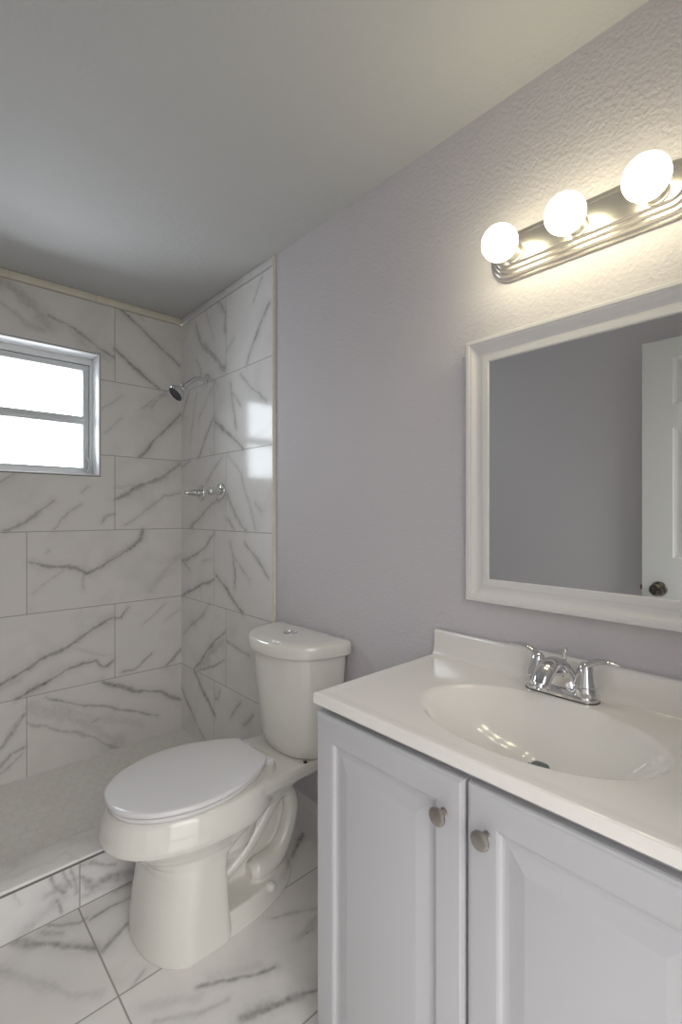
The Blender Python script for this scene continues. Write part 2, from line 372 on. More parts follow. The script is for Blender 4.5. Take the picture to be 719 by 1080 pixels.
def tile_mat(name, ua, va, h, v0, L, j0, j1, base=(.79, .77, .745), vein=(.27, .255, .25), grout=(.36, .35, .34), gw=.0032, rough=.12, traced=True, cloud=.16, veins=.5):
    """marble-look tile in a bond of rows (height h from v0) with joints at j0 / j1 (+ k L) on alternating rows"""
    m, nt, b = new_mat(name); N = nt.nodes; LK = nt.links
    b.inputs['Specular IOR Level'].default_value = .32
    tc = N.new('ShaderNodeTexCoord'); sp = N.new('ShaderNodeSeparateXYZ'); LK.new(tc.outputs['Object'], sp.inputs[0])
    def mth(op, a, c=None, d=None):
        n = N.new('ShaderNodeMath'); n.operation = op
        for i, x in enumerate((a, c, d)):
            if x is None: continue
            if isinstance(x, (int, float)): n.inputs[i].default_value = x
            else: LK.new(x, n.inputs[i])
        return n.outputs[0]
    u, v = sp.outputs[ua], sp.outputs[va]
    rv = mth('DIVIDE', mth('SUBTRACT', v, v0), h); row = mth('FLOOR', rv); fv = mth('FRACT', rv)
    par = mth('FLOORED_MODULO', row, 2.0)
    off = mth('ADD', mth('MULTIPLY', par, j1 - j0), j0)
    ru = mth('DIVIDE', mth('SUBTRACT', u, off), L); colm = mth('FLOOR', ru); fu = mth('FRACT', ru)
    dv = mth('MULTIPLY', mth('SUBTRACT', .5, mth('ABSOLUTE', mth('SUBTRACT', fv, .5))), h)
    du = mth('MULTIPLY', mth('SUBTRACT', .5, mth('ABSOLUTE', mth('SUBTRACT', fu, .5))), L)
    d = mth('MINIMUM', du, dv)
    g = N.new('ShaderNodeMapRange'); g.interpolation_type = 'SMOOTHSTEP'
    g.inputs[1].default_value = gw * .25; g.inputs[2].default_value = gw * .75; g.inputs[3].default_value = 1; g.inputs[4].default_value = 0
    LK.new(d, g.inputs[0])
    idv = N.new('ShaderNodeCombineXYZ'); LK.new(colm, idv.inputs[0]); LK.new(row, idv.inputs[1])
    wn = N.new('ShaderNodeTexWhiteNoise'); wn.noise_dimensions = '3D'; LK.new(idv.outputs[0], wn.inputs['Vector'])
    # per-tile shifted clouding
    sh = N.new('ShaderNodeVectorMath'); sh.operation = 'MULTIPLY_ADD'
    LK.new(wn.outputs['Color'], sh.inputs[0]); sh.inputs[1].default_value = (7, 7, 7); LK.new(tc.outputs['Object'], sh.inputs[2])
    cl = N.new('ShaderNodeTexNoise'); cl.inputs['Scale'].default_value = 4.5; cl.inputs['Detail'].default_value = 5; cl.inputs['Distortion'].default_value = .8
    LK.new(sh.outputs[0], cl.inputs['Vector'])
    cr = N.new('ShaderNodeMapRange'); cr.inputs[1].default_value = .5; cr.inputs[2].default_value = .75; cr.inputs[4].default_value = cloud
    LK.new(cl.outputs['Fac'], cr.inputs[0])
    fac = cr.outputs[0]
    if traced:
        at = N.new('ShaderNodeAttribute'); at.attribute_name = 'vein'
        ns = N.new('ShaderNodeTexNoise'); ns.inputs['Scale'].default_value = 60; ns.inputs['Detail'].default_value = 4
        LK.new(tc.outputs['Object'], ns.inputs['Vector'])
        k = mth('MULTIPLY_ADD', ns.outputs['Fac'], 1.5, .25)
        fac = mth('ADD', fac, mth('MULTIPLY', at.outputs['Fac'], k))
    else:
        wv = N.new('ShaderNodeTexNoise'); wv.inputs['Scale'].default_value = 2.2; wv.inputs['Detail'].default_value = 4; wv.inputs['Distortion'].default_value = 1.2
        LK.new(sh.outputs[0], wv.inputs['Vector'])
        vr = N.new('ShaderNodeMapRange'); vr.inputs[1].default_value = .0; vr.inputs[2].default_value = .018; vr.inputs[3].default_value = veins; vr.inputs[4].default_value = 0
        LK.new(mth('ABSOLUTE', mth('SUBTRACT', wv.outputs['Fac'], .5)), vr.inputs[0])
        fac = mth('ADD', fac, vr.outputs[0])
    c1 = N.new('ShaderNodeMix'); c1.data_type = 'RGBA'; c1.inputs[6].default_value = (*base, 1); c1.inputs[7].default_value = (*vein, 1)
    LK.new(mth('MINIMUM', fac, 1.0), c1.inputs[0])
    c2 = N.new('ShaderNodeMix'); c2.data_type = 'RGBA'; c2.inputs[7].default_value = (*grout, 1)
    LK.new(g.outputs[0], c2.inputs[0]); LK.new(c1.outputs[2], c2.inputs[6]); LK.new(c2.outputs[2], b.inputs['Base Color'])
    LK.new(mth('MULTIPLY_ADD', g.outputs[0], .5, rough), b.inputs['Roughness'])
    bp = N.new('ShaderNodeBump'); bp.invert = True; bp.inputs['Strength'].default_value = .25; bp.inputs['Distance'].default_value = .002
    LK.new(g.outputs[0], bp.inputs['Height']); LK.new(bp.outputs['Normal'], b.inputs['Normal'])
    return m

TU = 0.363
T_BACK = tile_mat('marble_tile_window_wall', 0, 2, TU, 1.1103, .736, -.344, -.711)
T_RIGHT = tile_mat('marble_tile_shower_wall', 1, 2, TU, 1.1103, .736, -.478, -.366, base=(.79, .78, .775))
T_LEFT = tile_mat('marble_tile_left_wall', 1, 2, TU, 1.1103, .736, -.478, -.366, traced=False)
T_FLOOR = tile_mat('marble_floor_tile', 0, 1, .3595, -1.242, .726, -.7255, -.7255, base=(.84, .82, .795), vein=(.27, .26, .265), grout=(.40, .375, .345), gw=.0045, rough=.16)
T_CURB = tile_mat('marble_curb_tile', 0, 2, .5, -.25, .726, -.721, -.721, base=(.80, .79, .79), vein=(.27, .265, .29), grout=(.36, .35, .34), gw=.004, rough=.2)
T_CAP = tile_mat('marble_curb_cap', 0, 1, .5, -1.1, 1.2, -1.3, -1.3, base=(.84, .83, .81), traced=False, rough=.2, cloud=.2, veins=.12)

def hex_mat():
    m, nt, b = new_mat('marble_hexagon_mosaic'); N = nt.nodes; LK = nt.links
    tc = N.new('ShaderNodeTexCoord')
    def vm(op, a, c=None):
        n = N.new('ShaderNodeVectorMath'); n.operation = op
        for i, x in enumerate((a, c)):
            if x is None: continue
            if isinstance(x, tuple): n.inputs[i].default_value = x
            else: LK.new(x, n.inputs[i])
        return n
    S = .052
    p = vm('DIVIDE', vm('MULTIPLY', tc.outputs['Object'], (1, 1, 0)).outputs[0], (S, S, 1)).outputs[0]
    r = (1, 1.7320508, 1); hh = (.5, .8660254, 0)
    def cell(q):
        w = vm('WRAP', q); w.inputs[1].default_value = (.5, .8660254, 1); w.inputs[2].default_value = (-.5, -.8660254, -1)
        return w.outputs[0]
    a, c = cell(p), cell(vm('SUBTRACT', p, hh).outputs[0])
    la, lc = vm('LENGTH', a).outputs['Value'], vm('LENGTH', c).outputs['Value']
    lt = N.new('ShaderNodeMath'); lt.operation = 'LESS_THAN'; LK.new(lc, lt.inputs[0]); LK.new(la, lt.inputs[1])
    mx = N.new('ShaderNodeMix'); mx.data_type = 'VECTOR'; LK.new(lt.outputs[0], mx.inputs[0]); LK.new(a, mx.inputs[4]); LK.new(c, mx.inputs[5])
    g = mx.outputs[1]
    ab = vm('ABSOLUTE', g).outputs[0]
    dt = vm('DOT_PRODUCT', ab, (.5, .8660254, 0)).outputs['Value']
    sx = N.new('ShaderNodeSeparateXYZ'); LK.new(ab, sx.inputs[0])
    mm = N.new('ShaderNodeMath'); mm.operation = 'MAXIMUM'; LK.new(dt, mm.inputs[0]); LK.new(sx.outputs[0], mm.inputs[1])
    mr = N.new('ShaderNodeMapRange'); mr.interpolation_type = 'SMOOTHSTEP'; mr.inputs[1].default_value = .455; mr.inputs[2].default_value = .485; LK.new(mm.outputs[0], mr.inputs[0])
    ctr = vm('SUBTRACT', p, g).outputs[0]
    wn = N.new('ShaderNodeTexWhiteNoise'); LK.new(vm('ADD', ctr, (.013, .017, 0)).outputs[0], wn.inputs['Vector'])
    nz = N.new('ShaderNodeTexNoise'); nz.inputs['Scale'].default_value = 14; nz.inputs['Detail'].default_value = 5; nz.inputs['Distortion'].default_value = 1
    sh = vm('ADD', tc.outputs['Object'], None); LK.new(wn.outputs['Color'], sh.inputs[1]); LK.new(sh.outputs[0], nz.inputs['Vector'])
    rp = N.new('ShaderNodeValToRGB'); e = rp.color_ramp.elements
    e[0].position = .35; e[0].color = (.86, .845, .81, 1); e[1].position = .72; e[1].color = (.80, .785, .755, 1)
    LK.new(nz.outputs['Fac'], rp.inputs['Fac'])
    c2 = N.new('ShaderNodeMix'); c2.data_type = 'RGBA'; c2.inputs[7].default_value = (.755, .74, .705, 1)
    LK.new(mr.outputs[0], c2.inputs[0]); LK.new(rp.outputs['Color'], c2.inputs[6]); LK.new(c2.outputs[2], b.inputs['Base Color'])
    b.inputs['Roughness'].default_value = .35
    bp = N.new('ShaderNodeBump'); bp.invert = True; bp.inputs['Strength'].default_value = .2; bp.inputs['Distance'].default_value = .002
    LK.new(mr.outputs[0], bp.inputs['Height']); LK.new(bp.outputs['Normal'], b.inputs['Normal'])
    return m
T_HEX = hex_mat()

# ---------------------------------------------------------------- tiled surfaces with the veins of the printed marble
def extra_veins(seed, n, u0, u1, v0, v1):
    r = random.Random(seed); out = []
    for _ in range(n):
        x, y = r.uniform(u0, u1), r.uniform(v0, v1); dx, dy = r.uniform(.10, .2), r.choice((1, 1, -1))*r.uniform(.06, .16)
        p = [(x + dx*k/4, y + dy*k/4 + r.uniform(-.012, .012)) for k in range(5)]
        out.append((p, r.choice((.008, .011, .016, .05)), r.uniform(.3, .55)))
    return [(p, w, .2 if w > .03 else q) for p, w, q in out]

def vnoise(P, scale, seed):
    q = P * scale; i = np.floor(q).astype(int); f = q - i; f = f*f*(3-2*f)
    def hsh(a, b):
        h = (a*374761393 + b*668265263 + seed*144665) & 0xffffffff
        h = ((h ^ (h >> 13)) * 1274126177) & 0xffffffff
        return ((h ^ (h >> 16)) & 0xffff) / 32768.0 - 1
    a, b = i[:, 0], i[:, 1]
    return ((hsh(a, b)*(1-f[:, 0]) + hsh(a+1, b)*f[:, 0])*(1-f[:, 1]) + (hsh(a, b+1)*(1-f[:, 0]) + hsh(a+1, b+1)*f[:, 0])*f[:, 1])

def vein_values(P, veins):
    W = P + np.stack([vnoise(P, 16, 1)*.006 + vnoise(P, 50, 2)*.0028 + vnoise(P, 120, 5)*.001, vnoise(P, 16, 3)*.006 + vnoise(P, 50, 4)*.0028 + vnoise(P, 120, 6)*.001], 1)
    thick = .75 + .55*vnoise(P, 22, 9)
    out = np.zeros(len(P))
    for pts, w, s in veins:
        best = np.full(len(P), 1e3); w = w * .62
        for (x0, y0), (x1, y1) in zip(pts, pts[1:]):
            m = (W[:, 0] > min(x0, x1)-3*w-.01) & (W[:, 0] < max(x0, x1)+3*w+.01) & (W[:, 1] > min(y0, y1)-3*w-.01) & (W[:, 1] < max(y0, y1)+3*w+.01)
            if not m.any(): continue
            q = W[m]; d = np.array([x1-x0, y1-y0]); l2 = d @ d + 1e-12
            t = np.clip(((q[:, 0]-x0)*d[0] + (q[:, 1]-y0)*d[1]) / l2, 0, 1)
            best[m] = np.minimum(best[m], np.hypot(q[:, 0]-x0-t*d[0], q[:, 1]-y0-t*d[1]))
        halo = .30*s*np.exp(-(best/(w*2.6+.004))**2)
        out = np.maximum(out, halo + .85*s * np.exp(-(best / (w*np.maximum(thick, .35)))**2 * .9)) + 0.25*np.minimum(out, s*np.exp(-(best/w)**2))
    return np.clip(out, 0, 1)

def tiled(name, axes, const, u0, u1, v0, v1, step, veins, material, back, flip=False, hole=None, extra_u=(), extra_v=()):
    """a fine grid in the plane of two axes at the third = const, closed behind to the depth `back`"""
    us = np.unique(np.round(np.concatenate([np.linspace(u0, u1, int((u1-u0)/step)+1), extra_u]), 5))
    vs = np.unique(np.round(np.concatenate([np.linspace(v0, v1, int((v1-v0)/step)+1), extra_v]), 5))
    nu, nv = len(us), len(vs)
    UU, VV = np.meshgrid(us, vs, indexing='ij')
    co = np.zeros((nu*nv, 3)); third = 3 - axes[0] - axes[1]
    co[:, axes[0]] = UU.ravel(); co[:, axes[1]] = VV.ravel(); co[:, third] = const
    I, J = np.meshgrid(np.arange(nu-1), np.arange(nv-1), indexing='ij')
    a = (I*nv+J).ravel(); quads = np.stack([a, a+nv, a+nv+1, a+1], 1)
    if hole:
        cu = (us[:-1]+us[1:])/2; cv = (vs[:-1]+vs[1:])/2
        inside = (cu[I].ravel() > hole[0]) & (cu[I].ravel() < hole[1]) & (cv[J].ravel() > hole[2]) & (cv[J].ravel() < hole[3])
        quads = quads[~inside]
    if flip: quads = quads[:, ::-1]
    verts = co.tolist(); faces = quads.tolist()
    def pt(u, v, t):
        p = [0, 0, 0]; p[axes[0]] = u; p[axes[1]] = v; p[third] = t; verts.append(p); return len(verts)-1
    def tubewalls(a0, a1, b0, b1):
        c = [(a0, b0), (a1, b0), (a1, b1), (a0, b1)]
        F = [pt(*q, const) for q in c]; B = [pt(*q, back) for q in c]
        for k in range(4): faces.append([F[k], F[(k+1) % 4], B[(k+1) % 4], B[k]])
        return B
    B = tubewalls(u0, u1, v0, v1)
    if hole:
        H = tubewalls(*hole)
        for k in range(4): faces.append([B[k], B[(k+1) % 4], H[(k+1) % 4], H[k]])
    else: faces.append(B)
    o = build(name, verts, faces, material, smooth=False)
    at = o.data.attributes.new('vein', 'FLOAT', 'POINT')
    val = np.zeros(len(verts)); val[:nu*nv] = vein_values(np.stack([UU.ravel(), VV.ravel()], 1), veins)
    at.data.foreach_set('value', val.astype(np.float32))
    return o

CZ = 2.238          # ceiling
XL = -1.44          # left wall
YN = -2.56          # near wall
TT = 2.2016         # top of full tiles
WX0, WX1, WZ0, WZ1 = -1.03, -.413, 1.371, 1.955   # window opening
CY0, CY1, CH = -.88, -.765, .150                   # shower curb
SF = .033           # shower floor height

def st(o, label, cat): return tag(o, label, cat, kind='structure')

st(tiled('wall_back', (0, 2), 0.0, XL, 0.0, 0.0, TT, .0045, VEINS_BACK + extra_veins(4, 26, XL, -1.0, .05, 2.1), T_BACK, .14, hole=(WX0, WX1, WZ0, WZ1), extra_u=(WX0, WX1), extra_v=(WZ0, WZ1)),
   'marble look tiled end wall of the shower with the window in it', 'wall')
st(tiled('wall_right_tile', (1, 2), -.004, -.872, -.0005, 0.0, TT, .0045, VEINS_RIGHT, T_RIGHT, .05, flip=True),
   'marble look tiled side wall of the shower carrying shower head and valves', 'wall')
st(M().box(0, .1, -2.9, -.872, -.1, CZ+.1).make('wall_right', WALL, smooth=False), 'lilac textured wall behind toilet, vanity and mirror', 'wall')
st(M().box(XL-.1, XL, -2.9, CY0+.01, -.1, CZ+.1).make('wall_left', PLAIN, smooth=False), 'plain lilac wall opposite the vanity, seen in the mirror', 'wall')
st(M().box(XL-.1, XL+.004, CY0+.01, .14, -.1, CZ+.1).make('wall_left_tile', T_LEFT, smooth=False), 'marble look tiled left wall of the shower', 'wall')
DX0, DX1, DH = -1.30, -.58, 1.97
nw = M()
nw.box(XL, DX0, YN-.1, YN, 0, CZ); nw.box(DX1, 0, YN-.1, YN, 0, CZ); nw.box(DX0, DX1, YN-.1, YN, DH, CZ)
st(nw.make('wall_front', PLAIN, smooth=False), 'lilac wall with the open doorway behind the viewer', 'wall')
dc = M()
for a, b_ in ((DX0-.06, DX0), (DX1, DX1+.06)): dc.box(a, b_, YN, YN+.014, 0, DH, .003)
dc.box(DX0-.06, DX1+.06, YN, YN+.014, DH, DH+.06, .003)
st(dc.make('trim_1', TRIMW), 'white casing round the open doorway', 'trim')
st(M().box(XL-.1, .1, -2.9, .14, CZ, CZ+.1).make('ceiling', CEIL, smooth=False), 'grey white textured ceiling', 'ceiling')
st(tiled('floor', (0, 1), 0.0, XL, 0.0, -1.75, CY0, .004, VEINS_FLOOR + extra_veins(9, 12, XL, -1.1, -1.7, -.9) + extra_veins(11, 9, -1.0, -.3, -1.75, -1.62), T_FLOOR, -.1), 'white marble look floor tiles with grey veins in front of the shower', 'floor')
st(M().box(XL-.1, .1, -2.9, -1.75, -.1, 0).make('floor_entry', tile_mat('marble_entry_tile', 0, 1, .3595, -1.242, .726, -.7255, -.7255, base=(.84, .82, .795), grout=(.40, .375, .345), gw=.0045, traced=False), smooth=False), 'marble look floor under the vanity and doorway', 'floor')
st(M().box(XL, 0, CY1, 0, -.1, SF).make('shower_floor', T_HEX, smooth=False), 'marble hexagon mosaic floor of the walk in shower', 'floor')
# curb
st(tiled('shower_curb', (0, 2), CY0, XL, 0.0, 0.0, CH-.012, .004, VEINS_CURB, T_CURB, CY1), 'low marble tiled curb in front of the shower', 'curb')
st(M().box(XL, -.001, CY0-.004, CY1+.004, CH-.010, CH, .002).make('trim_2', T_CAP), 'pale marble cap along the top of the shower curb', 'trim')
st(M().box(XL, -.001, CY0-.005, CY0+.01, CH-.0155, CH-.0092).make('trim_3', CAULK, smooth=False), 'dark strip under the curb cap', 'trim')  # thin dark strip set slightly proud of curb and cap
# cut strips under the ceiling and the edge trim of the shower
s1 = M()
for a, b_ in ((XL, -.775), (-.7735, -.43), (-.4285, -.012)): s1.box(a, b_ + (.05 if b_ > -.02 else 0), -.006, .05, TT+.0025, CZ-.002, .0015)
st(s1.make('trim_4', STRIP), 'cream tile strip between window wall and ceiling', 'trim')
st(M().box(-.008, .05, -.872, -.007, TT+.0025, CZ-.002, .0015).make('trim_5', STRIPG), 'narrow grey tile strip between shower side wall and ceiling', 'trim')
e = M(); e.tube([(-.002, -.868, CH), (-.002, -.868, CZ-.001)], [(.009, .0085)]*2, n=20)
st(e.make('trim_6', BEIGE), 'beige bullnose edge strip ending the shower tile', 'trim')
st(M().box(-.0015, .02, -.861, -.846, CH, CZ-.001).make('trim_7', CAULK, smooth=False), 'grey caulk line beside the beige edge strip', 'trim')
# baseboard
prof = [(0, 0), (-.014, 0), (-.014, .095), (-.012, .104), (-.0085, .110), (-.0085, .118), (-.005, .124), (-.0045, .130), (0, .132)]
def baseboard(name, y0, y1, x, sgn, label):
    st(M().loft([[(x + sgn*a, y0, z) for a, z in prof], [(x + sgn*a, y1, z) for a, z in prof]]).make(name, TRIMW), label, 'baseboard')
baseboard('baseboard_right', -1.70, -.885, 0, 1, 'white moulded baseboard behind the toilet')
baseboard('baseboard_left', YN, -.885, XL, -1, 'white moulded baseboard on the opposite wall')

# ---------------------------------------------------------------- window
w = empty('window_1', (-.7215, 0, WZ0), 'small white framed window with two stacked bright panes in shower wall', 'window'); w['kind'] = 'structure'
def frame_rect(mb, x0, x1, z0, z1, y0, y1, t, tz=None):
    tz = tz or t
    mb.box(x0, x1, y0, y1, z1-tz, z1, .002); mb.box(x0, x1, y0, y1, z0, z0+tz, .002)
    mb.box(x0, x0+t, y0, y1, z0+tz, z1-tz, .002); mb.box(x1-t, x1, y0, y1, z0+tz, z1-tz, .002)
lin = M(); frame_rect(lin, WX0, WX1, WZ0, WZ1, -.006, .135, .006)
lin.make('reveal', REVEAL, w)
ca = M(); frame_rect(ca, WX0-.004, WX1+.004, WZ0-.004, WZ1+.004, -.002, .01, .0045)
ca.make('caulk_line', CAULK, w)
fr = M(); frame_rect(fr, WX0+.006, WX1-.006, WZ0+.006, WZ1-.006, .095, .14, .012, .028)
fr.make('window_frame', REVEAL, w)
gap = M(); frame_rect(gap, WX0+.016, WX1-.016, WZ0+.012, WZ1-.032, .108, .138, .008, .004)
gap.make('gasket', DARK, w)
sx0, sx1, sz0, sz1 = WX0+.020, WX1-.020, WZ0+.018, WZ1-.037
sa = M(); frame_rect(sa, sx0, sx1, sz0, sz1, .104, .136, .027, .027)
sa.make('sash', ALU, w)
mr_ = M(); mr_.box(sx0+.02, sx1-.02, .102, .136, 1.626, 1.667, .003); mr_.box(sx0+.022, sx1-.022, .095, .11, 1.638, 1.654, .002)
mr_.make('meeting_rail', ALU, w)
for a, b_ in ((sz0+.025, 1.628), (1.665, sz1-.025)):
    M().box(sx0+.025, sx1-.025, .118, .122, a, b_).make('glass_pane', GLASS, w, smooth=False)
la = M(); la.box(WX1-.052, WX1-.034, .082, .104, 1.40, 1.468, .004)
la.tube(catmull([(WX1-.040, .085, 1.475), (WX1-.030, .07, 1.455), (WX1-.026, .064, 1.43), (WX1-.031, .07, 1.40), (WX1-.038, .078, 1.392)]), .005, n=10)
la.make('latch_handle', ALU, w)

# ---------------------------------------------------------------- toilet
TV = -1.128
t = empty('toilet', (-.36, TV, 0), 'white two piece toilet with closed lid between shower and vanity', 'toilet')
def sup(ub, uf, hw, z, n=2.3, nb=None, k=72, egg=.56):
    """egg-shaped closed ring: back at u=ub, front at u=uf, widest at fraction egg"""
    uc = ub + (uf-ub)*(1-egg); ring = []
    for i in range(k):
        a = 2*PI*i/k; c, s = math.cos(a), math.sin(a)
        e_ = n if c > 0 else (nb or n)
        ru = (uf-uc) if c > 0 else (uc-ub)
        x = uc + ru*math.copysign(abs(c)**(2/e_), c); y = hw*math.copysign(abs(s)**(2/e_), s)
        ring.append((-x, TV + y, z))
    return ring
b = M()
# rim, throat and front column
CN = dict(n=2.0, nb=9)
b.loft([sup(.430, .648, .168, 0, 2.1, 9, egg=.52), sup(.430, .648, .168, .012, 2.1, 9, egg=.52), sup(.434, .639, .164, .10, 2.1, 9, egg=.52), sup(.438, .624, .156, .21, 2.05, 9, egg=.56),
        sup(.425, .630, .153, .235, 2.1, 6, egg=.60), sup(.36, .655, .155, .258, 2.15, 3, egg=.60), sup(.30, .690, .168, .282, 2.15, 2.5, egg=.6), sup(.25, .722, .183, .304, 2.1, 2.3), sup(.235, .732, .189, .311, 2.1, 2.3), sup(.23, .735, .191, .324, 2.1, 2.3),
        sup(.225, .729, .188, .350, 2.1, 2.3), sup(.22, .717, .180, .382, 2.1, 2.3), sup(.222, .710, .174, .390, 2.1, 2.3), sup(.23, .70, .165, .393, 2.1, 2.3)])
# bowl underside
bowl = []
for i in range(1, 12):
    ph = PI*i/12; z = .255 - .125*math.cos(ph)
    bowl.append(sup(.44 - .165*math.sin(ph), .44 + .14*math.sin(ph), .138*math.sin(ph)+.002, z, 2, k=48))
b.loft(bowl)
# rear deck carrying the tank
deck = []
for u, hw, z0, z1 in ((.02, .140, .335, .376), (.12, .146, .325, .378), (.20, .152, .30, .381), (.28, .160, .275, .387), (.38, .168, .26, .389)):
    r = .010; zm = z1 - .030; lo = hw - .055
    deck.append([(-u, TV-lo, z0), (-u, TV+lo, z0), (-u, TV+hw, zm), (-u, TV+hw, z1-r), (-u, TV+hw-r, z1), (-u, TV-hw+r, z1), (-u, TV-hw, z1-r), (-u, TV-hw, zm)])
b.loft(deck)
# trapway, bulging to both sides
for side in (-1, 1):   # the trapway stands out in relief on both flanks
    path = catmull([(-.40, TV+side*.05, .10), (-.345, TV+side*.058, .140), (-.292, TV+side*.062, .196), (-.250, TV+side*.062, .246), (-.212, TV+side*.060, .282), (-.176, TV+side*.060, .275), (-.160, TV+side*.061, .225), (-.172, TV+side*.063, .168), (-.198, TV+side*.066, .118), (-.235, TV+side*.070, .088), (-.285, TV+side*.072, .078), (-.325, TV+side*.066, .078)], 8)
    nP = len(path)
    b.tube(path, [interp([0, .3, .5, .7, .85, .95, 1], [.020, .0245, .026, .0265, .034, .037, .026], i/(nP-1)) for i in range(nP)], n=20)
b.tube([(-.19, TV-.05, .29), (-.19, TV+.05, .29)], .03, n=20)
# web behind the trapway and the foot
web = [[(-u, TV+s, z) for s, z in ((-.040, .03), (.040, .03), (.040, zt), (-.040, zt))] for u, zt in ((.165, .22), (.18, .28), (.205, .30), (.25, .29), (.33, .25), (.46, .2))]
b.loft(web)
foot = [sup(.140, .57, .160, 0, 2.6, 2.2, egg=.3), sup(.140, .57, .160, .010, 2.6, 2.2, egg=.3), sup(.148, .57, .153, .018, 2.6, 2.2, egg=.3), sup(.154, .57, .147, .050, 2.6, 2.2, egg=.3), sup(.160, .57, .141, .058, 2.6, 2.2, egg=.3)]
b.loft(foot)
bo = b.make('bowl', PORC, t, smooth=True, angle=180)
rm = bo.modifiers.new('blend', 'REMESH'); rm.mode = 'VOXEL'; rm.voxel_size = .003; rm.use_smooth_shade = True
sm = bo.modifiers.new('soften', 'SMOOTH'); sm.factor = .5; sm.iterations = 4
for sgn in (1, -1):
    M().lathe((-.285, TV + sgn*.128, .046), (0, sgn*.75, .6), [(-.004, .016), (.004, .016), (.013, .013), (.019, .006), (.020, 0)], 20).make('bolt_cap', PORC, t)
# tank
def dring(uf, hw, z, u0=.018, p=2.4, k=40, rc=.012):
    """D-shaped plan: straight back against the wall, bowed front"""
    ring = []
    for i in range(k+1):
        th = -PI/2 + PI*i/k; c, s = max(math.cos(th), 0), math.sin(th)
        ring.append((-(u0+rc + (uf-u0-rc)*abs(c)**(2/p)), TV + hw*math.copysign(abs(s)**(2/p), s), z))
    ring.append((-u0, TV + hw - rc, z)); ring.append((-u0, TV - hw + rc, z))
    return ring
M().loft([dring(.160, .146, .3785), dring(.172, .156, .3805), dring(.179, .162, .387), dring(.188, .167, .43), dring(.206, .181, .58), dring(.214, .190, .70), dring(.216, .191, .722)]).make('tank', PORC, t, angle=50)
M().loft([dring(.13, .12, .374, .05), dring(.13, .12, .381, .05)]).make('tank_gasket', RUBBER, t)
lid = M().loft([dring(.228, .199, .7215, .012), dring(.236, .206, .7235, .010), dring(.239, .2085, .729, .008), dring(.239, .2085, .753, .008), dring(.2375, .207, .7605, .009), dring(.233, .203, .7662, .012), dring(.226, .197, .7688, .016), dring(.19, .168, .7712, .03), dring(.12, .10, .773, .05)]).make('tank_lid', PORC, t, angle=60)
M().lathe((-.112, TV+.005, .771), (0, 0, 1), [(0, .026), (.0028, .026), (.004, .024), (.004, .0215), (.0026, .021), (.0034, .012), (.0036, 0)], 36).make('flush_button', CHROME, lid)
# seat and lid
LU = [.268, .276, .290, .318, .365, .42, .48, .54, .60, .65, .686, .706, .715, .7185]
LW = [.084, .092, .104, .124, .147, .167, .176, .174, .157, .131, .096, .064, .036, .0]
from_u = LU
def outline(z, off=0.0, back=.0, n=64):
    """lid plan: straight back edge, egg front; off shrinks it all round"""
    pts = []
    side = catmull([(u, w_, 0) for u, w_ in zip(LU, LW)], 6)
    half = [(p.x, max(p.y, 0)) for p in side]
    ctr = .48
    for u, w_ in half: pts.append((ctr + (u-ctr)*(1-off/.25), w_*(1-off/.176)))
    full = pts + [(u, -w_) for u, w_ in reversed(pts[:-1])]
    return [(-(u + (back if u < .26 else 0)), TV + v, z) for u, v in full]
M().loft([outline(.3935, .014), outline(.3945, .009), outline(.398, .007), outline(.4055, .007), outline(.4075, .011)]).make('seat', SEATW, t, angle=50)
M().loft([outline(.4115, .010), outline(.4118, .003), outline(.413, .0005), outline(.415, .0), outline(.4205, .0), outline(.4235, .0012), outline(.4252, .0042), outline(.4258, .009), outline(.4268, .02), outline(.4285, .05), outline(.4298, .10), outline(.4305, .16)]).make('seat_lid', SEATW, t, angle=60)
for s in (1, -1):
    M().box(-.268, -.240, TV+s*.068-.016, TV+s*.068+.016, .385, .4085, .005, 3).make('hinge', SEATW, t)
M().lathe((-.150, TV-.128, .372), (0, 0, 1), [(0, .006), (.012, .006)], 12).make('tank_bolt', RUBBER, t)

# ---------------------------------------------------------------- vanity
VY0, VY1, VX = -2.428, -1.678, -.436      # cabinet ends, face plane
v = empty('vanity_cabinet', (-.22, (VY0+VY1)/2, 0), 'white vanity cabinet with two raised panel doors under the sink top', 'cabinet')
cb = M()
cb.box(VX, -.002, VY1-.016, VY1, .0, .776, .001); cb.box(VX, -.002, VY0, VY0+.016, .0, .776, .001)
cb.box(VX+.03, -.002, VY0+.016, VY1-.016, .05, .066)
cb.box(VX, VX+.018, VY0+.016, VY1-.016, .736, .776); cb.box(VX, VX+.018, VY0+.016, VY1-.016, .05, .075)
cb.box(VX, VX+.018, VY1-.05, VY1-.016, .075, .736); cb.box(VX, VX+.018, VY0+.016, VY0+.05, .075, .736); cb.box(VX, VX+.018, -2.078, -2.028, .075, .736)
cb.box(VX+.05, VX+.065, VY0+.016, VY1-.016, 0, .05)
cb.make('body', CABW, v, angle=30)

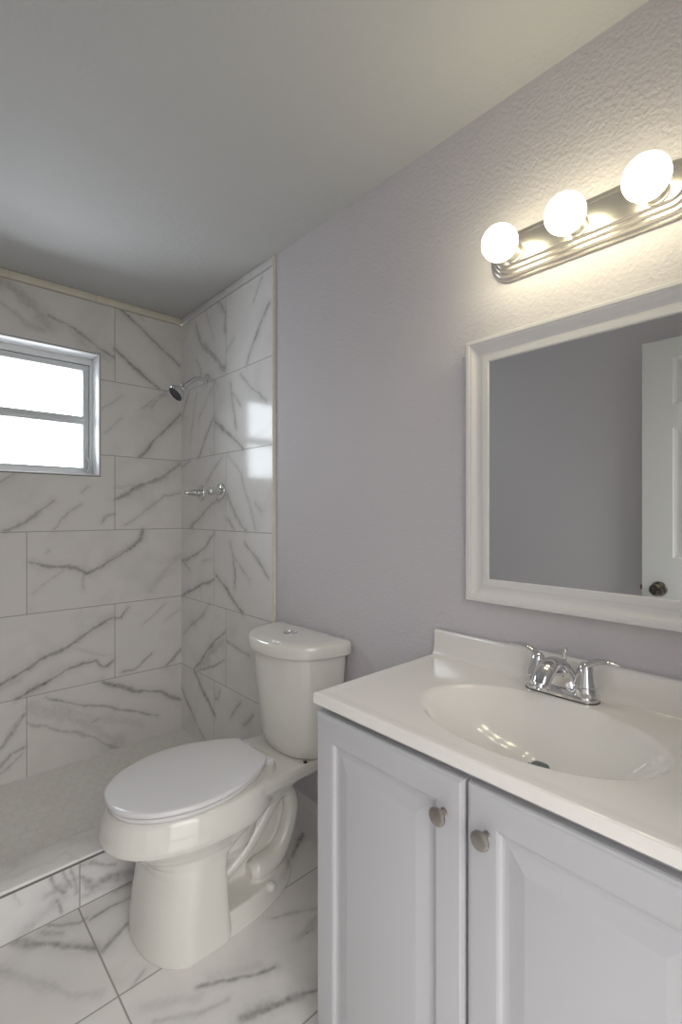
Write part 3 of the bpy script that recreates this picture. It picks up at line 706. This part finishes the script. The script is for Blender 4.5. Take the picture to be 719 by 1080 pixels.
def ring_rect(y0, y1, z0, z1, x, ins):
    return [(x, y0+ins, z0+ins), (x, y1-ins, z0+ins), (x, y1-ins, z1-ins), (x, y0+ins, z1-ins)]
def raised_door(name, y0, y1, z0, z1, parent):
    P = [(0, 0), (0, .012), (.0015, .0155), (.005, .0165), (.007, .0185), (.010, .019), (.052, .019), (.056, .0175), (.060, .0135), (.064, .0125), (.070, .0125), (.072, .0128), (.096, .0182), (.098, .0186)]
    mb = M().loft([ring_rect(y0, y1, z0, z1, VX - .0015 - d, i) for i, d in P])
    return mb.make(name, CABW, parent, smooth=True, angle=12)
def knob(parent, y, z):
    M().lathe((VX-.020, y, z), (-1, 0, 0), [(0, .007), (.0015, .007), (.003, .0048), (.014, .0048), (.0165, .0075), (.0178, .0135), (.0188, .0152), (.021, .0157), (.0228, .0150), (.0238, .0132), (.0243, .009), (.0246, 0)], 32).make('knob', KNOBM, parent)
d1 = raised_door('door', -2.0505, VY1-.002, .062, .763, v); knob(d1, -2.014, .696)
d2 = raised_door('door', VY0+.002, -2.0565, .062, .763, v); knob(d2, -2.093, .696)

# one-piece top with oval basin and backsplash
c = empty('sink_top', (-.23, -2.0525, .78), 'off white one piece counter with oval basin and backsplash on vanity', 'countertop')
X0, X1, Y0, Y1, ZT, ZB = -.4575, -.003, -2.433, -1.672, .802, .779
BX, BY, BA, BB, BD = -.252, -2.060, .150, .224, .106
xs = np.linspace(X0, X1, 140); ys = np.linspace(Y0, Y1, 230)
XX, YY = np.meshgrid(xs, ys, indexing='ij')
def basin(x, y):
    r = np.sqrt(((x-BX)/BA)**2 + ((y-BY)/BB)**2)
    # floor falls towards the drain, which sits behind the middle
    d = BD * (1 - np.clip(r, 0, 1.3)**2.5)
    k = .016
    h = np.clip(.5 + .5*d/k, 0, 1)
    dep = d*h + k*h*(1-h)*.5
    dep = np.where(r > 1.25, 0, np.maximum(dep, 0))
    dr = np.hypot(x-DRX, y-BY); dep = dep + .004*np.exp(-(dr/.03)**4)
    edge = np.minimum(np.minimum(x-X0, 1.0), np.minimum(y-Y0, Y1-y))
    lip = .0012*(1/(1+np.exp(-(edge-.022)/.004)))
    rnd = .0022*np.clip(1-edge/.005, 0, 1)**2
    return ZT - dep - lip*(r > 1.0)*1.0 - np.where(r <= 1.0, .0012, 0) - rnd
DRX = -.205
ZZ = basin(XX, YY)
nu, nv = XX.shape
verts = np.stack([XX.ravel(), YY.ravel(), ZZ.ravel()], 1).tolist(); faces = []
I, J = np.meshgrid(np.arange(nu-1), np.arange(nv-1), indexing='ij'); a = (I*nv+J).ravel()
faces = np.stack([a, a+nv, a+nv+1, a+1], 1).tolist()
border = [i*nv for i in range(nu)] + [(nu-1)*nv + j for j in range(1, nv)] + [i*nv + nv-1 for i in range(nu-2, -1, -1)] + [j for j in range(nv-2, 0, -1)]
low = []
for q in border:
    x, y, z = verts[q]; verts.append([x, y, ZB]); low.append(len(verts)-1)
for k in range(len(border)):
    k2 = (k+1) % len(border); faces.append([border[k2], border[k], low[k], low[k2]])
build('counter', verts, faces, MARBLE, c, angle=38)
bs = M()
prof_b = [(-.003, ZT-.003), (-.034, ZT-.003), (-.027, ZT+.001), (-.023, ZT+.008), (-.0215, ZT+.02), (-.0205, .862), (-.0195, .866), (-.0165, .868), (-.003, .868)]
bs.loft([[(x, Y0+.001, z) for x, z in prof_b], [(x, Y1-.002, z) for x, z in prof_b], [(x-(-.0008 if z > .82 else 0), Y1-.0005, z-.001*(z > .8)) for x, z in prof_b]])
bs.make('backsplash', MARBLE, c, angle=50)
zd = float(basin(np.array(DRX), np.array(BY)))
M().lathe((DRX, BY, zd-.002), (0, 0, 1), [(0, .0245), (.0035, .0245), (.0048, .022), (.0025, .020), (.0, .0185), (.0, 0)], 36).make('drain', CHROME, c)
M().lathe((DRX, BY, zd-.001), (0, 0, 1), [(0, .017), (.004, .0175), (.0062, .0165), (.0070, .010), (.0072, 0)], 36).make('stopper', STOPPER, c)

# ---------------------------------------------------------------- faucet
FX, FY, FZ = -.064, -2.042, ZT-.0012
f = empty('bathroom_faucet', (FX, FY, FZ), 'chrome two handle faucet standing behind the oval basin', 'faucet')
def stad(hx, hy, z, k=12, y0=0, x0=0):
    r = hx; pts = []
    for i in range(k+1):
        th = PI*i/k; pts.append((FX + x0 + r*math.cos(th), FY + y0 + (hy-r) + r*math.sin(th), z))
    for i in range(k+1):
        th = PI + PI*i/k; pts.append((FX + x0 + r*math.cos(th), FY + y0 - (hy-r) + r*math.sin(th), z))
    return pts
M().loft([stad(.0275, .078, FZ-.0005), stad(.0275, .078, FZ+.002)]).make('base_gasket', RUBBER, f)
M().loft([stad(.0265, .077, FZ+.002), stad(.0262, .0768, FZ+.008), stad(.0245, .075, FZ+.014), stad(.022, .0725, FZ+.018), stad(.018, .068, FZ+.020)]).make('base_plate', CHROME, f)
# spout: a broad hump on the base that narrows into a curved spout
sp = M()
cen = catmull([(FX+.004, FY, FZ+.012), (FX+.002, FY, FZ+.040), (FX-.010, FY, FZ+.061), (FX-.034, FY, FZ+.0725), (FX-.062, FY, FZ+.0725), (FX-.086, FY, FZ+.060), (FX-.100, FY, FZ+.042)], 6)
nC = len(cen)
rads = [(interp([0, .2, .4, .6, .85, 1], [.022, .0185, .015, .014, .0145, .0145], i/(nC-1)), interp([0, .12, .3, .5, .8, 1], [.044, .035, .0265, .021, .0195, .0185], i/(nC-1))) for i in range(nC)]
sp.tube(cen, rads, n=28)
so = sp.make('spout', CHROME, f, angle=50)
M().lathe(cen[-1], (cen[-1]-cen[-2]), [(-.004, .0135), (.005, .0138), (.008, .0125), (.008, .0105), (.003, .0095), (.003, 0)], 24).make('aerator', CHROME, so)
for s in (1, -1):
    hy = FY + s*.051
    h = M().lathe((FX, hy, FZ+.012), (0, 0, 1), [(0, .0262), (.006, .0258), (.018, .0238), (.0185, .0226), (.0198, .0226), (.0203, .0234), (.034, .0198), (.050, .0158), (.060, .0130), (.066, .0085), (.068, 0)], 32)
    P = catmull([(FX+.000, hy-s*.006, FZ+.056), (FX, hy+s*.004, FZ+.073), (FX, hy+s*.022, FZ+.085), (FX, hy+s*.044, FZ+.0885), (FX-.001, hy+s*.067, FZ+.0875)], 7)
    n_ = len(P)
    h.tube(P, [(interp([0, .3, .8, 1], [.0135, .0075, .0045, .0022], i/(n_-1)), interp([0, .3, .75, .93, 1], [.0135, .0100, .0095, .007, .003], i/(n_-1))) for i in range(n_)], n=18)
    h.make('handle', CHROME, f, angle=50)
M().lathe((FX+.020, FY, FZ+.018), (0, 0, 1), [(0, .0028), (.062, .0028), (.0635, .0055), (.070, .0065), (.076, .0055), (.078, .002), (.078, 0)], 18).make('lift_rod', CHROME, f)

# ---------------------------------------------------------------- mirror
MY0, MY1, MZ0, MZ1 = -2.324, -1.780, .966, 1.640
m_ = empty('wall_mirror', (0, (MY0+MY1)/2, MZ0), 'rectangular mirror in a white moulded frame above the faucet', 'mirror')
def fring(ins, d): return [(-d, MY1-ins, MZ0+ins), (-d, MY0+ins, MZ0+ins), (-d, MY0+ins, MZ1-ins), (-d, MY1-ins, MZ1-ins)]
P = [(0, 0), (0, .028), (.0015, .030), (.009, .0305), (.0105, .0295), (.0115, .0275), (.0135, .0270), (.0150, .0262), (.018, .0225), (.023, .0185), (.029, .0160), (.035, .0150), (.0385, .0150), (.040, .0168), (.0415, .0174), (.0545, .0174), (.0565, .0168), (.058, .015), (.059, .012), (.059, .004)]
M().loft([fring(i, d) for i, d in P], False, False).make('frame', FRAMEW, m_, angle=28)
M().loft([fring(.0585, .004), fring(.0585, .0125)]).make('mirror_glass', MIRROR, m_, smooth=False)

# ---------------------------------------------------------------- vanity light
LY, LZ, LH, LW_ = -2.066, 1.827, .058, .224
l = empty('vanity_light', (0, LY, LZ), 'brushed nickel bar light with three lit globe bulbs above the mirror', 'light')
def rr(ins, d, r=.057, k=14):
    hy, hz, r = LW_-ins, LH-ins, max(r-ins, .004); pts = []
    for cy_, cz_, a0 in ((hy-r, hz-r, 0), (-(hy-r), hz-r, PI/2), (-(hy-r), -(hz-r), PI), (hy-r, -(hz-r), 1.5*PI)):
        for i in range(k+1):
            th = a0 + PI/2*i/k; pts.append((-d, LY + cy_ + r*math.cos(th), LZ + cz_ + r*math.sin(th)))
    return pts
P = [(0, .0), (0, .007), (.0015, .0095), (.006, .0105), (.0075, .0115), (.0090, .0165), (.0105, .0190), (.0150, .0200), (.0162, .0210), (.0175, .0255), (.0190, .0280), (.0235, .0290), (.0248, .0300), (.0260, .0340), (.0280, .0360), (.032, .0365)]
M().loft([rr(i, d) for i, d in P]).make('back_plate', NICKEL, l, angle=25)
for y in (-1.918, -2.066, -2.214):   # the three lamp holders
    s = M().lathe((-.0372, y, LZ-.009), (-1, 0, 0), [(-.003, .0235), (.003, .0235), (.0045, .0205), (.009, .0205), (.010, .0215), (.012, .0215), (.013, .0205), (.017, .0205), (.018, .0215), (.020, .0215), (.021, .0205), (.027, .020), (.028, .0185), (.028, .012), (.018, .012), (.018, 0)], 32).make('socket', SOCKET, l)
    R = .0405
    pr = [(0, .0125), (.008, .0130), (.013, .0145), (.018, .019)]
    cx = .018 + math.sqrt(R*R-.019*.019)
    for i in range(1, 25):
        th = math.asin(.019/R) + (PI-math.asin(.019/R))*i/24
        pr.append((cx - R*math.cos(th), R*math.sin(th)))
    M().lathe((-.0372-.012, y, LZ-.009), (-1, 0, 0), pr, 40).make('bulb', BULB, s, angle=80)

# ---------------------------------------------------------------- shower fittings
sh = empty('overhead_shower', (-.005, -.292, 1.85), 'chrome shower head on a bent arm high on the tiled wall', 'shower head')
M().lathe((-.004, -.292, 1.85), (-1, 0, 0), [(0, .031), (.003, .031), (.006, .028), (.008, .020), (.010, .0125), (.016, .0115), (.016, 0)], 32).make('flange', CHROME, sh)
arm = catmull([(-.006, -.292, 1.85), (-.03, -.292, 1.851), (-.058, -.292, 1.845), (-.085, -.292, 1.828), (-.122, -.292, 1.797)], 8)
M().tube(arm, .0115, n=20).make('arm', CHROME, sh)
ax = Vector((-.72, 0, -.69)).normalized(); p0 = Vector((-.116, -.292, 1.800))
hd = M().lathe(p0, ax, [(0, .0125), (.001, .0165), (.012, .0165), (.014, .0135), (.018, .0145), (.024, .0175), (.028, .0155), (.031, .020), (.037, .031), (.050, .0385), (.060, .041), (.066, .0405), (.068, .038), (.068, 0)], 36).make('head', CHROME, sh)
fp = M().lathe(p0 + ax*.068, ax, [(-.001, .0375), (.001, .037), (.0015, .027), (.0005, .026), (.0005, .013), (.0015, .012), (.0015, 0)], 32)
A_ = ax.orthogonal().normalized(); B_ = ax.cross(A_)
for n_, r in ((18, .032), (10, .0195)):
    for k in range(n_):
        q = p0 + ax*.0685 + A_*(r*math.cos(2*PI*k/n_)) + B_*(r*math.sin(2*PI*k/n_))
        fp.lathe(q, ax, [(0, .0018), (.002, .0014), (.0022, 0)], 8)
fp.make('spray_face', RUBBER, hd)

def valve(y, z, label, prof, lever):
    o = empty('shower_valve', (-.004, y, z), label, 'faucet handle', 'chrome shower valves on the tiled wall')
    M().lathe((-.004, y, z), (-1, 0, 0), [(0, .039), (.003, .039), (.007, .037), (.011, .028), (.013, .018), (.022, .017), (.022, 0)], 32).make('escutcheon', CHROME, o)
    h = M().lathe((-.020, y, z), (-1, 0, 0), prof, 24)
    if lever: h.tube([(-.050, y, z), (-.052, y+lever[0]*.5, z+lever[1]*.5), (-.053, y+lever[0], z+lever[1])], [.0095, .008, .0065], n=16)
    h.make('handle', CHROME, o, angle=50)
    return o
valve(-.232, 1.293, 'left chrome shower valve with tapered handle, nearer the window corner', [(0, .015), (.004, .0175), (.022, .0170), (.030, .0150), (.058, .0105), (.070, .008), (.073, .004), (.073, 0)], None)
valve(-.434, 1.296, 'right chrome shower valve with stubby handle, nearer the beige edge strip', [(0, .015), (.003, .019), (.026, .0185), (.032, .021), (.044, .0205), (.049, .017), (.050, 0)], (.0, .022))

# ---------------------------------------------------------------- six-panel door standing open against the left wall (seen in the mirror)
def door_face(x_out, sgn, y0, y1, z0, z1, panels, prof):
    mb = M(); Ys = sorted({y0, y1, *[p[0] for p in panels], *[p[1] for p in panels]}); Zs = sorted({z0, z1, *[p[2] for p in panels], *[p[3] for p in panels]})
    for a, b2 in zip(Ys, Ys[1:]):
        for cc, dd in zip(Zs, Zs[1:]):
            hit = any(abs(p[0]-a) < 1e-6 and abs(p[1]-b2) < 1e-6 and abs(p[2]-cc) < 1e-6 and abs(p[3]-dd) < 1e-6 for p in panels)
            if not hit: mb.add([(x_out, a, cc), (x_out, b2, cc), (x_out, b2, dd), (x_out, a, dd)], [[0, 1, 2, 3]])
    for p in panels:
        mb.loft([[(x_out - sgn*d, q[0], q[1]) for q in ((p[0]+i, p[2]+i), (p[1]-i, p[2]+i), (p[1]-i, p[3]-i), (p[0]+i, p[3]-i))] for i, d in prof], False, True)
    return mb
dY1, dY0, dXf = -1.82, -2.535, -1.34
dr = empty('door_1', (dXf-.0175, (dY0+dY1)/2, .01), 'white six panel door standing open, reflected in the mirror', 'door'); dr['kind'] = 'structure'
ps = []
for a, b2 in ((dY1-.115-.20, dY1-.115), (dY0+.115, dY0+.115+.20)):
    for cc, dd in ((.22, .82), (1.0, 1.56), (1.66, 1.86)): ps.append((a, b2, cc, dd))
pf = [(0, 0), (.004, .006), (.014, .009), (.022, .009), (.05, .003), (.052, .0028)]
fd = door_face(dXf, 1, dY0, dY1, .01, 1.945, ps, pf)
f2 = door_face(dXf-.035, -1, dY0, dY1, .01, 1.945, ps, pf)
fd.add(f2.v, f2.f)
fd.add([(x, y, z) for x in (dXf, dXf-.035) for y in (dY0, dY1) for z in (.01, 1.945)], [[0, 1, 5, 4], [2, 3, 7, 6], [0, 2, 6, 4], [1, 3, 7, 5]])
fd.make('panel', DOORW, dr, smooth=False, merge=True)
for x, s in ((dXf, 1), (dXf-.035, -1)):
    M().lathe((x, dY1-.065, .862), (s, 0, 0), [(0, .032), (.003, .032), (.007, .027), (.010, .013), (.026, .012), (.030, .018), (.036, .0255), (.045, .0275), (.054, .024), (.059, .014), (.060, 0)], 28).make('knob', BRONZE, dr)
M().box(dXf-.029, dXf-.006, dY1-.001, dY1+.009, .852, .872, .002).make('latch', BRONZE, dr)
for z in (.25, .97, 1.72):
    M().lathe((dXf+.004, dY0-.004, z-.045), (0, 0, 1), [(0, .006), (.09, .006)], 14).make('hinge', BRONZE, dr)
